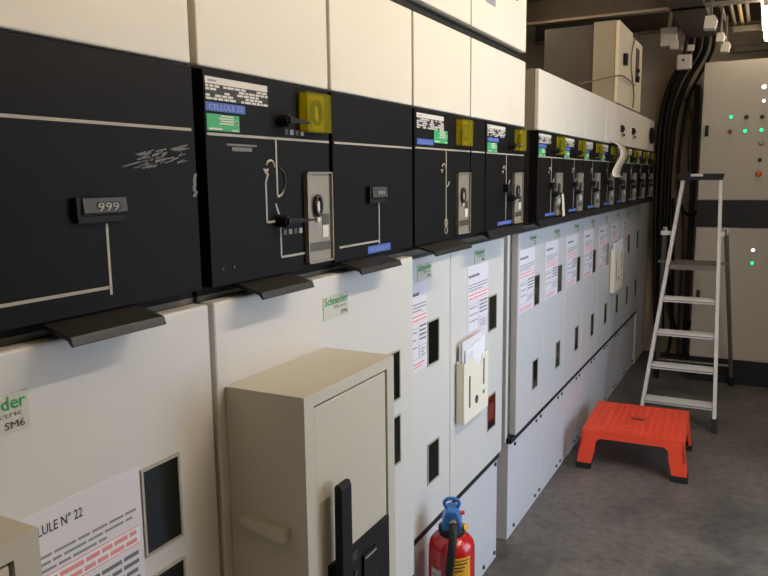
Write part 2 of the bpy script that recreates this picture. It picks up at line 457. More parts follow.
# cubicle 2 (double width: two black panels above one door)
u = thing('switchgear_cubicle', (-.45, 1.21, 0), 'wide off-white cubicle with two black panels, behind the front beige box', 'electrical cabinet')
carcass(u, .852, 1.570, -.031); plinth(u, .852, 1.570, 0)
d = door(u, .852, 1.570, .420, 1.242, -.03, 0, 'door_paint')
badge(d, 1.212, 0, 1.203)
door_window(d, 1.415, 1.488, .915, 1.028, 0); door_window(d, 1.415, 1.488, .757, .871, 0)
def sy(b):
    hook(b, 1.010, 1.449)
    b.tube(arc(1.03, 1.427, .022, -70, 80, 8, .0005), .0024, 'label_black', 5)
    b.tube(arc(1.028, 1.42, .02, -95, -30, 5, .0005), .0024, 'mimic_grey', 5)
    for y in (.878, .905): b.cyl((-.002, y, 1.292), (.0012, y, 1.292), .003, 'label_black', n=8)
    b.box(0, .0008, .90, .975, 1.482, 1.485, 'scuff_grey'); b.box(0, .0008, .912, .962, 1.474, 1.480, 'scuff_grey')
panel(u, .853, 1.198, 0, [(.856, 1.498, 1.198, 1.498), (1.028, 1.498, 1.028, 1.398), (1.022, 1.388, 1.034, 1.362), (1.034, 1.362, 1.034, 1.295), (1.034, 1.295, 1.196, 1.295), (1.004, 1.44, .996, 1.425), (.996, 1.425, .996, 1.358), (.996, 1.358, 1.034, 1.358)], sy)
nameplate(u, .856, 1.008, 1.548, 1.582, 3); tape(u, .855, .948, 1.532, 1.545, 'CELLULE 23'); green(u, .856, .932, 1.503, 1.528)
yellow_cover(u, 1.100, 1.180); op_knob(u, 1.043, 1.528, .055); symbol_strip(u, 1.055, 1.506)
cover_plate(u, 1.109, 1.196); op_knob(u, 1.030, 1.358, .075); symbol_strip(u, 1.042, 1.333)
visor(u, .915, 1.063)
panel(u, 1.212, 1.568, 0, [(1.218, 1.498, 1.564, 1.498), (1.398, 1.384, 1.398, 1.287), (1.230, 1.294, 1.398, 1.294)])
counter(u, 1.352, 1.418, 1.385, 1.411, '999'); tape(u, 1.345, 1.450, 1.270, 1.286, 'PRESENCE HT')
visor(u, 1.235, 1.412)
# cubicle 3
u = thing('switchgear_cubicle', (-.45, 1.78, 0), 'narrow white cubicle behind the fire extinguisher, cut-off notice beside its upper window', 'electrical cabinet')
carcass(u, 1.575, 1.985, XD-.03); plinth(u, 1.60, 1.985, XD-.011)
d = door(u, 1.60, 1.986, .420, 1.216, XD-.03, XD, 'door_paint')
badge(d, 1.80, XD, 1.198); sheet('instruction_sheet', d, 1.70, 1.815, .905, 1.150, XD, None, 5)
door_window(d, 1.820, 1.893, .905, 1.027, XD); door_window(d, 1.820, 1.893, .552, .668, XD)
def sd(b):
    hook(b, 1.758, 1.452); b.tube(arc(1.774, 1.425, .02, -80, -20, 5, .0005), .002, 'mimic_grey', 5)
    for zc in (1.312, 1.292): b.tube(arc(1.772, zc, .0095, 0, 360, 12, .0005)[:-1], .0016, 'mimic_grey', 5, True)
panel(u, 1.581, 1.946, 0, [(1.585, 1.5, 1.944, 1.5), (1.773, 1.5, 1.773, 1.30)], sd)
nameplate(u, 1.592, 1.755, 1.546, 1.582, 8); tape(u, 1.593, 1.690, 1.508, 1.522, 'CELLULE 24'); green(u, 1.694, 1.780, 1.515, 1.547)
yellow_cover(u, 1.840, 1.920); cover_plate(u, 1.840, 1.932)
visor(u, 1.60, 1.84)
# cubicle 4 with narrow filler panel
u = thing('switchgear_cubicle', (-.45, 2.23, 0), 'white cubicle carrying the cream document pocket, last before the vertical gap', 'electrical cabinet')
carcass(u, 1.988, 2.488, XD-.03); plinth(u, 1.987, 2.472, XD-.011, ((2.445, .380), (2.445, .03), (2.33, .03)))
d = door(u, 1.990, 2.488, .420, 1.216, XD-.03, XD, 'door_paint')
badge(d, 2.235, XD, 1.198); sheet('instruction_sheet', d, 2.125, 2.318, .90, 1.147, XD, None, 9)
door_window(d, 2.325, 2.403, .905, 1.022, XD); door_window(d, 2.325, 2.403, .548, .668, XD, True)
b = MB(); b.box(-.03, 0, 1.953, 2.068, 1.266, 1.588, 'black_panel'); b.box(-.0005, .0009, 1.957, 2.064, 1.498, 1.502, 'mimic_grey'); b.build('filler_panel', u)
def far_extra(Y):
    def fn(b):
        hook(b, Y+.17, 1.45); b.tube(arc(Y+.21, 1.425, .02, -80, -20, 5, .0005), .002, 'mimic_grey', 5)
        b.box(0, .016, Y+.165, Y+.20, 1.380, 1.404, 'black_matt'); b.box(0, .014, Y+.205, Y+.222, 1.386, 1.400, 'black_matt')
    return fn
def far_panel(u, Y, y1, seed, txt, full=True):
    panel(u, Y, y1, 0, [(Y+.005, 1.5, y1-.004, 1.5), (Y+.192, 1.5, Y+.192, 1.29)], far_extra(Y))
    nameplate(u, Y+.010, Y+.175, 1.549, 1.583, seed); tape(u, Y+.011, Y+.112, 1.534, 1.546, txt); green(u, Y+.010, Y+.098, 1.503, 1.531)
    yellow_cover(u, y1-.106, y1-.034); op_knob(u, Y+.215, 1.527, .05)
    cover_plate(u, y1-.122, y1-.028); op_knob(u, Y+.215, 1.360, .065)
    tape(u, Y+.11, Y+.25, 1.277, 1.288, 'PRESENCE HT')
far_panel(u, 2.076, 2.458, 11, 'CELLULE 25')
visor(u, 2.08, 2.44, far=True)

# ------------------------------------------------------------------ far section, eight cubicles
S0, P = 2.625, .375
far_txt = ['nearest of the far cubicles, white door beside the vertical gap', 'second far cubicle from the gap, a paper notice above its window',
           'third far cubicle from the gap, between two paper notices', 'fourth far cubicle from the gap, behind the hanging paper strip',
           'fifth far cubicle from the gap, next to the one with the pocket', 'far cubicle carrying the small cream document pocket on its door',
           'far cubicle just beyond the small document pocket, second to last', 'last far cubicle of the row, next to the cream end panel']
for k in range(8):
    Y = S0+k*P; dy = Y+.037
    u = thing('switchgear_cubicle', (-.45, Y+.19, 0), far_txt[k], 'electrical cabinet')
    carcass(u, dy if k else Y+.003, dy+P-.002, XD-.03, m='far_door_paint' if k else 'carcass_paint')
    plinth(u, (Y-.012) if k == 0 else dy, dy+P-.002, XD-.014, ((dy+.03, .375), (dy+P-.04, .375), (dy+.03, .03), (dy+P-.04, .03)))
    if k == 0:
        b = MB(); b.box(-.125, -.099, Y-.022, Y+.003, .402, 1.262, 'far_door_paint'); b.build('end_flange', u, .002)
    d = door(u, dy, dy+P-.004, .420, 1.216, XD-.03, XD, 'far_door_paint')
    badge(d, dy+.188, XD, 1.198)
    if k < 7: sheet('instruction_sheet', d, dy+.006, dy+.215, .90, 1.148, XD, None, 20+k)
    door_window(d, dy+.215, dy+.287, .905, 1.025, XD); door_window(d, dy+.215, dy+.287, .55, .668, XD)
    far_panel(u, Y+.003, Y+P-.002, 40+k, 'CELLULE %d' % (26+k))
    visor(u, Y+.004, Y+P-.004, far=True)
b = MB(); b.box(-.9, XD-.004, S0+8*P+.04, 6.14, 0, 1.235, 'cream_paint')
tag(b.build('end_panel', None, .004), 'tall cream blank panel closing the far end of the cubicle row', 'panel')

# ------------------------------------------------------------------ boxes on top of the cubicles
def lv(y0, y1, z0, z1, label, m='cream_paint', name='low_voltage_compartment', xf=0, build=None):
    u = thing(name, (-.3, (y0+y1)/2, z0), label, 'cabinet box')
    b = MB(); b.box(-.6, xf-.018, y0+.001, y1-.001, z0+.001, z1-.002, 'tall_side_shade'); b.build('body', u)
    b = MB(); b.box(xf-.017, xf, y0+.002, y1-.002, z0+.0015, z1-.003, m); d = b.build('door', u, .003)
    if build: build(u, d)
    return u
lv(.082, .831, 1.594, 1.812, 'nearest cream compartment, above the wide scuffed black panel')
lv(.841, 1.203, 1.594, 1.812, 'cream compartment above the black panel with the largest green label and yellow cover')
lv(1.209, 1.572, 1.594, 1.812, 'cream compartment above the plain black panel with three-digit counter and blue tape')
lv(1.578, 1.948, 1.594, 1.812, 'brightest cream compartment, fourth from the left in the lower row')
lv(1.953, 2.462, 1.594, 1.812, 'wide cream compartment at the end of the near row, beside the gap')
lv(1.578, 1.948, 1.838, 2.26, 'left-hand tall cream compartment of the upper tier')
def tags(u, d):
    b = MB(); b.box(0, .0012, 2.066, 2.145, 1.925, 1.99, 'text_grey'); b.build('grey_tag', d)
    b = MB(); b.box(0, .006, 2.275, 2.35, 1.984, 2.03, 'slot_brown'); b.build('dark_latch', d)
lv(1.953, 2.462, 1.838, 2.26, 'right-hand tall cream compartment of the upper tier, with a grey tag', build=tags)
b = MB(); b.box(-.6, -.02, .12, 2.44, 1.813, 1.837, 'gap_shade')  # dark block paints the shade of the recess between the tiers
tag(b.build('tier_gap_shade', None), 'dark block standing in for the shaded gap between the two tiers of cream compartments', 'rail')
lv(S0, 3.003, 1.594, 1.812, 'first cream compartment past the gap, with a shaded left side')
lv(3.008, 3.380, 1.594, 1.812, 'second cream compartment past the gap')
lv(3.384, 3.84, 1.594, 1.812, 'third cream compartment past the gap, left of the pinkish tape strip')
def tapes(u, d):
    b = MB(); b.box(0, .0012, 3.87, 3.90, 1.60, 1.806, 'tape_pink'); b.box(0, .0012, 3.96, 4.09, 1.60, 1.806, 'tape_pink'); b.build('tape_strips', d)
lv(3.845, 4.155, 1.594, 1.812, 'cream compartment with pinkish vertical tape, above the hanging paper strip', build=tapes)
def sw(u, d):
    for y, z in ((4.30, 1.685), (4.68, 1.69)):
        b = MB(); b.box(0, .010, y-.03, y+.03, z-.018, z+.020, 'black_matt'); b.cyl((.010, y, z), (.018, y, z), .010, 'black_matt'); b.build('selector_switch', d, .002)
        b = MB(); b.box(0, .008, y-.005, y+.03, z-.045, z-.02, 'lens_yellow'); b.cyl((.004, y+.012, z-.033), (.018, y+.012, z-.033), .007, 'slot_brown'); b.build('lock', d)
lv(4.16, 5.28, 1.594, 1.812, 'long cream compartment with two small black switches', build=sw)
def oval(u, d):
    b = MB(); ring = [(yy, 1.70+.055*math.sin(a)) for a, yy in [(i*math.pi/10, 5.45+.085*math.cos(i*math.pi/10)) for i in range(20)]]
    b.prism(ring, 0, .014, 'x', 'black_matt'); b.build('oval_grille', d)
lv(5.285, 5.625, 1.594, 1.812, 'last cream compartment of the row, with a black oval grille', build=oval)

# tall enclosure on top of the far row
u = thing('tall_enclosure', (-.15, 4.53, 1.813), 'tall cream enclosure standing on the far compartments, two narrow doors and a black latch', 'cabinet box')
b = MB(); b.box(-.135, -.02, 4.14, 4.935, 1.815, 2.245, 'tall_side_shade'); b.build('body', u, .002)
b = MB(); b.box(-.019, .0, 4.142, 4.56, 1.818, 2.243, 'tall_paint'); d1 = b.build('door', u, .003)
b = MB(); b.box(.0, .02, 4.27, 4.32, 2.03, 2.09, 'black_matt'); b.build('latch', d1, .002)
b = MB(); b.box(-.019, .0, 4.565, 4.933, 1.818, 2.225, 'tall_paint'); d2 = b.build('door', u, .003)
b = MB(); b.box(0, .004, 4.69, 4.80, 1.99, 2.18, 'slot_brown'); b.cyl((0, 4.72, 2.0), (.02, 4.72, 2.0), .018, 'black_matt'); b.cyl((0, 4.72, 2.05), (.02, 4.72, 2.05), .012, 'black_matt'); b.build('louvre_slot', d2)
b = MB(); b.tube(spline([(.012, 4.60, 2.24), (.014, 4.48, 2.15), (.014, 4.45, 2.05), (.014, 4.52, 1.97), (.014, 4.58, 1.90), (.014, 4.57, 1.82)]), .004, 'cable_grey', 6)
tag(b.build('thin_wire', None), 'thin grey wire hanging down the front of the tall enclosure', 'wire')
b = MB(); b.tube(spline([(.012, 4.62, 1.955), (.02, 4.3, 1.957), (.01, 4.125, 1.955), (-.1, 4.12, 1.94), (-.2, 4.12, 1.925)]), .004, 'cable_grey', 6)
tag(b.build('thin_wire', None), 'thin grey wire stretched across the shaded side of the tall enclosure', 'wire')
b = MB(); b.box(-.41, -.137, 4.16, 4.90, 1.815, 2.238, 'dark_grey')
tag(b.build('grey_enclosure', None, .003), 'dark grey metal box behind the tall cream enclosure', 'cabinet box')

# ------------------------------------------------------------------ boxes mounted on the near doors
def meter_box(yo, label, full=True):
    XF = .15; y0, y1 = .871+yo, 1.168+yo
    u = thing('wall_mounted_box', (.08, (y0+y1)/2, .55), label, 'electrical box')
    b = MB(); t = .027
    b.box(.0015, XF-.012, y0, y1, .55, 1.105, 'box_paint')
    b.box(XF-.012, XF, y0, y0+t, .55, 1.105, 'box_paint'); b.box(XF-.012, XF, y1-t, y1, .55, 1.105, 'box_paint')
    b.box(XF-.012, XF, y0+t, y1-t, 1.085, 1.105, 'box_paint'); b.box(XF-.012, XF, y0+t, y1-t, .55, .58, 'box_paint')
    b.build('body', u)
    b = MB(); b.box(XF-.011, XF-.002, y0+t+.003, y1-t-.004, .583, 1.081, 'box_paint'); d = b.build('door', u, .0015)
    v = MB()
    v.prism([(.030, .898), (.117, .893), (.117, .874), (.108, .872), (.045, .884)], y0-.020, y0+.0005, 'y', 'box_paint'); v.build('vent_louvre', u, .002)
    X = XF-.002
    b = MB(); b.box(X, X+.006, y0+.058, y1-t-.006, .60, .806, 'black_matt')
    b.box(X+.006, X+.010, y0+.16, y0+.21, .70, .775, 'window_dark'); b.box(X+.010, X+.0105, y0+.165, y0+.205, .766, .77, 'text_grey')
    b.box(X+.006, X+.009, y0+.105, y0+.14, .782, .797, 'dark_grey')
    for i in range(2):
        for j in range(2): b.cyl((X+.006, y0+.115+.02*i, .755-.02*j), (X+.009, y0+.115+.02*i, .755-.02*j), .006, 'dark_grey', n=10)
    b.build('lock_plate', d, .0012)
    b = MB(); yc = y0+.074
    b.prism([(X+.006, .70), (X+.030, .70), (X+.030, .94), (X+.026, .950), (X+.016, .947), (X+.014, .76), (X+.006, .745)], yc-.018, yc+.016, 'y', 'black_matt')
    b.build('lever_handle', d, .003)
    return u
meter_box(0, 'square beige metal box with a black lever handle, mounted low on the wide door')
meter_box(-.748, 'beige box corner cut off by the bottom left of the photo')

# ------------------------------------------------------------------ document pockets
def pocket(y0, y1, z0, z1, label, xb=XD+.0045, s=1.0):
    u = thing('document_pocket', (xb, (y0+y1)/2, z0), label, 'document holder')
    XF = xb+.026; W_ = y1-y0; H_ = z1-z0
    b = MB()
    b.box(xb, xb+.003, y0, y1, z0, z1+.004, 'pocket_cream')
    b.prism([(y0, z0), (y1, z0), (y1, z1+.002), (y0+W_*.74, z1-.004), (y0+W_*.68, z1-.03*s), (y0+W_*.56, z1-.038*s), (y0+W_*.50, z1-.012*s), (y0+W_*.42, z1-.002), (y0, z1)], XF-.003, XF, 'x', 'pocket_cream')
    b.box(xb+.003, XF-.003, y0, y0+.003, z0, z1, 'pocket_cream'); b.box(xb+.003, XF-.003, y1-.003, y1, z0, z1, 'pocket_cream')
    b.box(xb+.003, XF-.003, y0+.003, y1-.003, z0, z0+.003, 'pocket_cream')
    for yy, za, zb in ((.22, .22, .75), (.80, .45, .90)): b.box(XF-.001, XF+.0006, y0+W_*yy-.006, y0+W_*yy+.006, z0+H_*za, z0+H_*zb, 'slot_brown')
    for yy, zz, r in ((.5, .28, .014), (.8, .32, .007)): b.cyl((XF-.001, y0+W_*yy, z0+H_*zz), (XF+.0006, y0+W_*yy, z0+H_*zz), r, 'slot_brown', n=14)
    b.build('pocket_shell', u, .001)
    return XF
pocket(2.025, 2.245, .668, .862, 'cream plastic document pocket full of papers on the near white door')
b = MB()
for i, (ya, yb, zt, tl, k) in enumerate(((2.034, 2.235, .925, .006, 'paper_white'), (2.036, 2.232, .930, .004, 'paper'), (2.05, 2.22, .908, .010, 'paper_white'))):
    x = XD+.009+i*.0065
    b.prism([(ya, .690), (yb, .690), (yb, zt+tl*.7), (ya, zt-tl)], x, x+.005, 'x', k)
b.box(XD+.0268, XD+.0273, 2.06, 2.11, .80, .89, 'paper')
tag(b.build('document_stack', None), 'white papers sticking out of the near document pocket', 'papers')
XP = pocket(4.50, 4.80, .72, .985, 'small cream document pocket on a far cubicle door', s=1.1)
b = MB(); b.prism([(4.53, .73), (4.78, .73), (4.78, 1.035), (4.53, 1.02)], XD+.009, XD+.026, 'x', 'paper_white')
tag(b.build('document_stack', None), 'white papers sticking out of the far document pocket', 'papers')

# hanging paper strip and peeled film
def ribbon(path, y_off, w, k, t=.0012):
    """path of (x, y, z); the band is w wide along y"""
    P_ = spline(path, 6); v = []; n = len(P_)
    for p in P_: v += [p+Vector((0, -w/2, 0)), p+Vector((0, w/2, 0))]
    f = [(2*i, 2*i+1, 2*i+3, 2*i+2) for i in range(n-1)]
    b = MB(); b.add(v, f, k, True); return b
b = ribbon([(.004, 4.05, 1.606), (.032, 4.09, 1.590), (.042, 4.15, 1.56), (.044, 4.13, 1.525), (.040, 4.03, 1.48), (.040, 3.96, 1.445), (.048, 3.945, 1.425), (.060, 3.98, 1.42)], 0, .21, 'film')
o = tag(b.build('paper_strip', None), 'curled cream paper strip hanging over the black panels of the far row', 'paper')
s = o.modifiers.new('thick', 'SOLIDIFY'); s.thickness = .0012
b = ribbon([(.0125, 2.955, 1.36), (.014, 2.965, 1.33), (.017, 2.96, 1.30), (.024, 2.94, 1.278), (.028, 2.915, 1.270)], 0, .035, 'film')
o = tag(b.build('peeled_film', None), 'curled piece of pale protective film on the nearest far black panel', 'film')
s = o.modifiers.new('thick', 'SOLIDIFY'); s.thickness = .001

# ------------------------------------------------------------------ fire extinguisher
EX, EY, R_ = .008, 1.80, .066
u = thing('fire_extinguisher', (EX, EY, 0), 'red fire extinguisher with a blue handle standing at the foot of the near row', 'fire extinguisher')
b = MB(); b.lathe([(.058, 0), (R_, .008), (R_, .388), (.062, .408), (.052, .421), (.034, .431), (.022, .436)], EX, EY, 'red_enamel'); cyl = b.build('cylinder', u)
tv = Vector((.7455-EX, -EY, 0)).normalized(); sv = Vector((-tv.y, tv.x, 0))        # towards the aisle and camera / sideways to the right
def EP(fw_, sd, z): return (EX+tv.x*fw_+sv.x*sd, EY+tv.y*fw_+sv.y*sd, z)
def curved_label(a0, a1, z0, z1, k, r=R_+.0008):
    n = 12; v = []
    for i in range(n+1):
        a = math.radians(a0+(a1-a0)*i/n); p = tv*math.cos(a)*r+sv*math.sin(a)*r
        v += [(EX+p.x, EY+p.y, z0), (EX+p.x, EY+p.y, z1)]
    return v, [(2*i, 2*i+2, 2*i+3, 2*i+1) for i in range(n)]
b = MB(); b.add(*curved_label(2, 50, .312, .386, 'yellow_label'), 'yellow_label', True)
b.add(*curved_label(6, 46, .376, .379, 'slot_brown', R_+.0012), 'slot_brown', True)
for i in range(3): b.add(*curved_label(6, 40-6*i, .366-.010*i, .370-.010*i, 'slot_brown', R_+.0012), 'slot_brown', True)
tri = []
for i, (aa, zz) in enumerate(((10, .316), (30, .316), (20, .338))):
    p = tv*math.cos(math.radians(aa))*(R_+.0014)+sv*math.sin(math.radians(aa))*(R_+.0014); tri.append((EX+p.x, EY+p.y, zz))
b.add(tri, [(0, 1, 2)], 'slot_brown')
b.build('warning_label', cyl)
b = MB(); b.add(*curved_label(-58, -26, .29, .345, 'label_white'), 'label_white', True)
for i in range(3): b.add(*curved_label(-56, -30-5*i, .298+.013*i, .304+.013*i, 'text_grey', R_+.0012), 'text_grey', True)
b.build('white_label', cyl)
b = MB(); b.lathe([(.034, .428), (.038, .434), (.038, .450), (.028, .456), (.024, .465)], EX, EY, 'rubber'); b.build('valve_collar', u)
b = MB()
hp = [(-.026, .450), (.026, .450), (.028, .468), (.019, .498), (.012, .508), (-.012, .508), (-.019, .498), (-.028, .468)]
fr = [EP(.034, s_, z) for s_, z in hp]; bk = [EP(-.030, s_, z) for s_, z in hp]; n = len(hp)
b.add(fr+bk, [tuple(range(n)), tuple(range(n, 2*n))[::-1]]+[(i, i+n, (i+1) % n+n, (i+1) % n) for i in range(n)], 'blue_plastic')
h = b.build('carry_handle', u, .004, 3, label='blue plastic handle')
b = MB(); b.tube([EP(-.005+.0, .021*math.cos(a), .516+.015*math.sin(a)) for a in [i*math.pi/10 for i in range(20)]], .0055, 'blue_plastic', 8, True); b.build('lifting_ring', h)
b = MB(); b.cyl(EP(.0, .024, .49), EP(.0, .036, .492), .006, 'red_plastic', n=10); b.build('safety_pin', u)
b = MB(); b.cyl(EP(.01, .034, .454), EP(.018, .041, .457), .009, 'yellow_label', n=12); b.build('yellow_tag', u)
b = MB(); b.cyl(EP(.030, .004, .478), EP(.048, .004, .473), .0135, 'chrome', n=14); b.build('hose_fitting', u)
b = MB(); b.tube(spline([EP(.046, .004, .474), EP(.072, .004, .460), EP(.088, .0, .42), EP(.088, -.006, .36), EP(.084, -.012, .25), EP(.080, -.016, .14), EP(.078, -.018, .08)]), .0115, 'rubber', 12); b.build('hose', u)

# ------------------------------------------------------------------ step stool
u = thing('step_stool', (.229, 3.738, 0), 'orange red plastic step stool with black feet on the concrete floor', 'step stool')
WLOC[u] = Vector((0, 0, 0)); u.rotation_euler.z = math.radians(2.5)     # its parts are built round its own centre
ZT, HX, HY = .20, .231, .247
b = MB()
b.box(-HX, HX, -HY, HY, ZT-.014, ZT, 'red_plastic')
def apron(h, e):        # skirt with rounded inner corners that run down into the legs
    a = [(-h, ZT-.010), (-h, ZT-.105), (-h+.070, ZT-.105)]
    for i in range(7):
        t = math.pi/2*i/6; a.append((-h+.070+.026*(1-math.cos(t)), ZT-.068+.028*math.sin(t)))
    return a+[(-x, z) for x, z in a[::-1]]
b.prism(apron(HX, 0), -HY, -HY+.012, 'y', 'red_plastic'); b.prism(apron(HX, 0), HY-.012, HY, 'y', 'red_plastic')
b.prism(apron(HY, 0), -HX, -HX+.012, 'x', 'red_plastic'); b.prism(apron(HY, 0), HX-.012, HX, 'x', 'red_plastic')
b.box(-.032, .032, -.011, .011, ZT-.002, ZT+.0012, 'label_black')
b.tube([(-.02+.036*math.cos(i*math.pi/10), -.155+.036*math.sin(i*math.pi/10), ZT+.0005) for i in range(20)], .0018, 'red_plastic', 5, True)
for i in range(13):
    for j in range(13):
        if 5 <= i <= 7 and 5 <= j <= 7: continue
        x = -HX+.027+i*.0345; y = -HY+.032+j*.036
        b.cyl((x, y, ZT-.001), (x, y, ZT+.0022), .011, 'red_plastic', .007, 8)
def splay(mb):
    mb.v = [(x*(1+.024/HX*(ZT-z)/ZT), y*(1+.008/HY*(ZT-z)/ZT), z) for x, y, z in mb.v]; return mb
splay(b).build('top', u, .003)
for sx in (-1, 1):
    for sy in (-1, 1):
        def ring(e, a, t, z):
            x, y = sx*(HX+e), sy*(HY+e)
            return [(x, y, z), (x-sx*a, y, z), (x-sx*a, y-sy*t, z), (x-sx*t, y-sy*t, z), (x-sx*t, y-sy*a, z), (x, y-sy*a, z)]
        def leg(z0, z1, e0, e1, a0, a1, t, k):
            v = ring(e0, a0, t, z0)+ring(e1, a1, t, z1); n = 6
            return MB().add(v, [(0, 1, 2, 3, 4, 5), (6, 7, 8, 9, 10, 11)]+[(i, (i+1) % n, (i+1) % n+n, i+n) for i in range(n)], k)
        lg = splay(leg(.026, ZT-.1045, 0, 0, .060, .070, .012, 'red_plastic')).build('leg', u)
        splay(leg(0, .030, .004, .003, .068, .067, .030, 'rubber')).build('foot_cap', lg, .003)

# ------------------------------------------------------------------ step ladder
u = thing('step_ladder', (.36, 4.75, 0), 'silver aluminium step ladder with black tool tray, standing open before the control cabinet', 'ladder')
LE = .33; ZTOP = 1.405; FY = 4.308
def rx(z): return .561+(.498-.561)*z/1.4
def lx(z): return .160+(.291-.160)*z/1.4
def fy(z): return FY+LE*z
def bar(b, p0, p1, w, d, k):
    """rectangular bar: w across (x), d deep (y)"""
    v = []
    for p in (p0, p1): v += [(p[0]-w/2, p[1]-d/2, p[2]), (p[0]+w/2, p[1]-d/2, p[2]), (p[0]+w/2, p[1]+d/2, p[2]), (p[0]-w/2, p[1]+d/2, p[2])]
    return b.add(v, [(0, 3, 2, 1), (4, 5, 6, 7), (0, 1, 5, 4), (1, 2, 6, 5), (2, 3, 7, 6), (3, 0, 4, 7)], k)
for fx in (lx, rx):
    o = bar(MB(), (fx(.06), fy(.06), .06), (fx(ZTOP), fy(ZTOP), ZTOP), .019, .055, 'alu').build('front_rail', u, .002)
    bar(MB(), (fx(0), fy(0), 0), (fx(.075), fy(.075), .075), .030, .064, 'rubber').build('rail_foot', o, .003)
for z in (.142, .333, .520, .712):
    b = MB(); b.box(lx(z)+.012, rx(z)-.012, fy(z)-.035, fy(z)+.055, z-.024, z, 'alu')
    for i in range(4): b.box(lx(z)+.015, rx(z)-.015, fy(z)-.03+i*.02, fy(z)-.022+i*.02, z, z+.002, 'alu')
    b.box(lx(z)+.012, rx(z)-.012, fy(z)-.036, fy(z)-.0345, z-.016, z-.011, 'alu_grey')
    b.build('tread', u, .0015)
z = .905; b = MB(); b.box(lx(z)+.012, rx(z)-.012, fy(z)-.045, fy(z)+.24, z-.030, z, 'alu_grey')
for i in range(9): b.box(lx(z)+.015, rx(z)-.015, fy(z)-.035+i*.03, fy(z)-.022+i*.03, z, z+.002, 'alu_grey')
b.build('platform', u, .002)
b = MB(); zt = ZTOP; b.box(lx(zt)-.035, rx(zt)+.014, fy(zt)-.035, fy(zt)+.075, zt+.002, zt+.012, 'rubber')
b.box(lx(zt)-.035, rx(zt)+.014, fy(zt)-.040, fy(zt)-.035, zt-.010, zt+.028, 'rubber'); b.box(lx(zt)-.035, rx(zt)+.014, fy(zt)+.070, fy(zt)+.075, zt+.002, zt+.028, 'rubber')
tr = b.build('tool_tray', u, .002)
b = MB(); b.box(.335, .402, fy(zt)-.0412, fy(zt)-.040, zt+.012, zt+.027, 'label_white'); b.build('white_sticker', tr)
for s_, xt, xf in ((-1, .192, .126), (1, .540, .604)):
    b = MB(); b.tube([(xf, 5.33, .05), (xt, 4.84, 1.085)], .0135, 'alu_grey', 10); o = b.build('rear_leg', u)
    b = MB(); b.cyl((xf+.002*s_, 5.345, 0), (xf, 5.32, .07), .020, 'rubber', .017, 10); b.build('rail_foot', o)
    b = MB(); fx = lx(1.085) if s_ < 0 else rx(1.085)
    b.box(min(fx, xt), max(fx, xt), 4.655, 4.70, 1.07, 1.095, 'alu'); b.prism([(4.66, 1.07), (4.86, 1.065), (4.86, 1.105), (4.66, 1.095)], xt-.005, xt+.005, 'x', 'alu_grey')
    b.cyl((xt-.012, 4.84, 1.085), (xt+.012, 4.84, 1.085), .022, 'alu', n=14); b.build('hinge_bracket', u)
b = MB(); b.tube([(.132, 5.285, .15), (.598, 5.285, .15)], .010, 'alu_grey', 8); b.build('rear_brace', u)
for xt, fx in ((.165, lx(.9)), (.562, rx(.9))):
    b = MB(); b.box(min(xt, fx), max(xt, fx), 4.80, 4.83, .885, .90, 'alu_grey'); b.build('platform_link', u)

# ------------------------------------------------------------------ control cabinet at the end of the aisle
YE = 5.39
u = thing('control_cabinet', (.85, YE+.25, 0), 'large beige control cabinet with lit green lamps and black stripe at the aisle end', 'electrical cabinet')
X0, X1 = .327, 1.35
b = MB(); b.box(X0, X1, YE+.012, YE+.52, .168, 2.16, 'ctrl_paint'); b.build('body', u, .003)
b = MB(); b.box(X0+.002, X1-.002, YE, YE+.012, 1.258, 2.158, 'ctrl_paint'); du = b.build('upper_door', u, .002)
b = MB(); b.box(X0, X1, YE-.001, YE+.012, 1.075, 1.255, 'ctrl_black'); b.build('black_stripe', u)
b = MB(); b.box(X0+.002, X1-.002, YE, YE+.012, .172, 1.072, 'ctrl_paint'); dl = b.build('lower_door', u, .002)
b = MB(); b.box(X0+.004, X1-.004, YE+.004, YE+.5, 0, .168, 'ctrl_black'); b.build('plinth', u)
def cab_handle(x, z, par):
    b = MB(); b.box(x-.010, x+.010, YE-.016, YE, z-.036, z+.036, 'black_matt'); b.box(x-.007, x+.007, YE-.026, YE-.016, z-.02, z+.03, 'visor_black'); b.build('handle', par, .004)
cab_handle(.364, 1.715, du); cab_handle(.364, .605, dl)
def lamp(x, z, k, par, name, r=.011, dep=.016):
    b = MB(); b.cyl((x, YE, z), (x, YE-.007, z), r+.004, 'alu_grey' if k not in ('white_lit',) else 'label_white', n=16)
    b.tube([(x, YE-.006, z), (x, YE-dep*.8, z), (x, YE-dep, z)], [r, r, r*.6], k, 14)
    b.build(name, par)
lamp(.687, 1.979, 'white_lit', du, 'indicator_lamp', .013); lamp(.690, 1.891, 'white_lit', du, 'indicator_lamp', .009)
lamp(.504, 1.799, 'green_lit', du, 'indicator_lamp'); lamp(.596, 1.795, 'lens_green', du, 'push_button'); lamp(.686, 1.792, 'lens_green', du, 'push_button')
lamp(.503, 1.704, 'lens_red', du, 'indicator_lamp'); lamp(.592, 1.706, 'green_lit', du, 'indicator_lamp'); lamp(.687, 1.709, 'green_lit', du, 'indicator_lamp')
lamp(.690, 1.624, 'lens_yellow', du, 'indicator_lamp'); lamp(.689, 1.517, 'label_black', du, 'push_button'); lamp(.687, 1.427, 'knob_orange', du, 'push_button', .016, .03)
lamp(.684, .928, 'white_lit', dl, 'indicator_lamp', .010); lamp(.683, .841, 'green_lit', dl, 'indicator_lamp', .010)
for x, z in ((.78, 1.979), (.78, 1.891)): lamp(x, z, 'white_lit', du, 'indicator_lamp', .010)
for x in (.78, .87): lamp(x, 1.795, 'lens_green', du, 'push_button'); lamp(x, 1.708, 'green_lit', du, 'indicator_lamp')

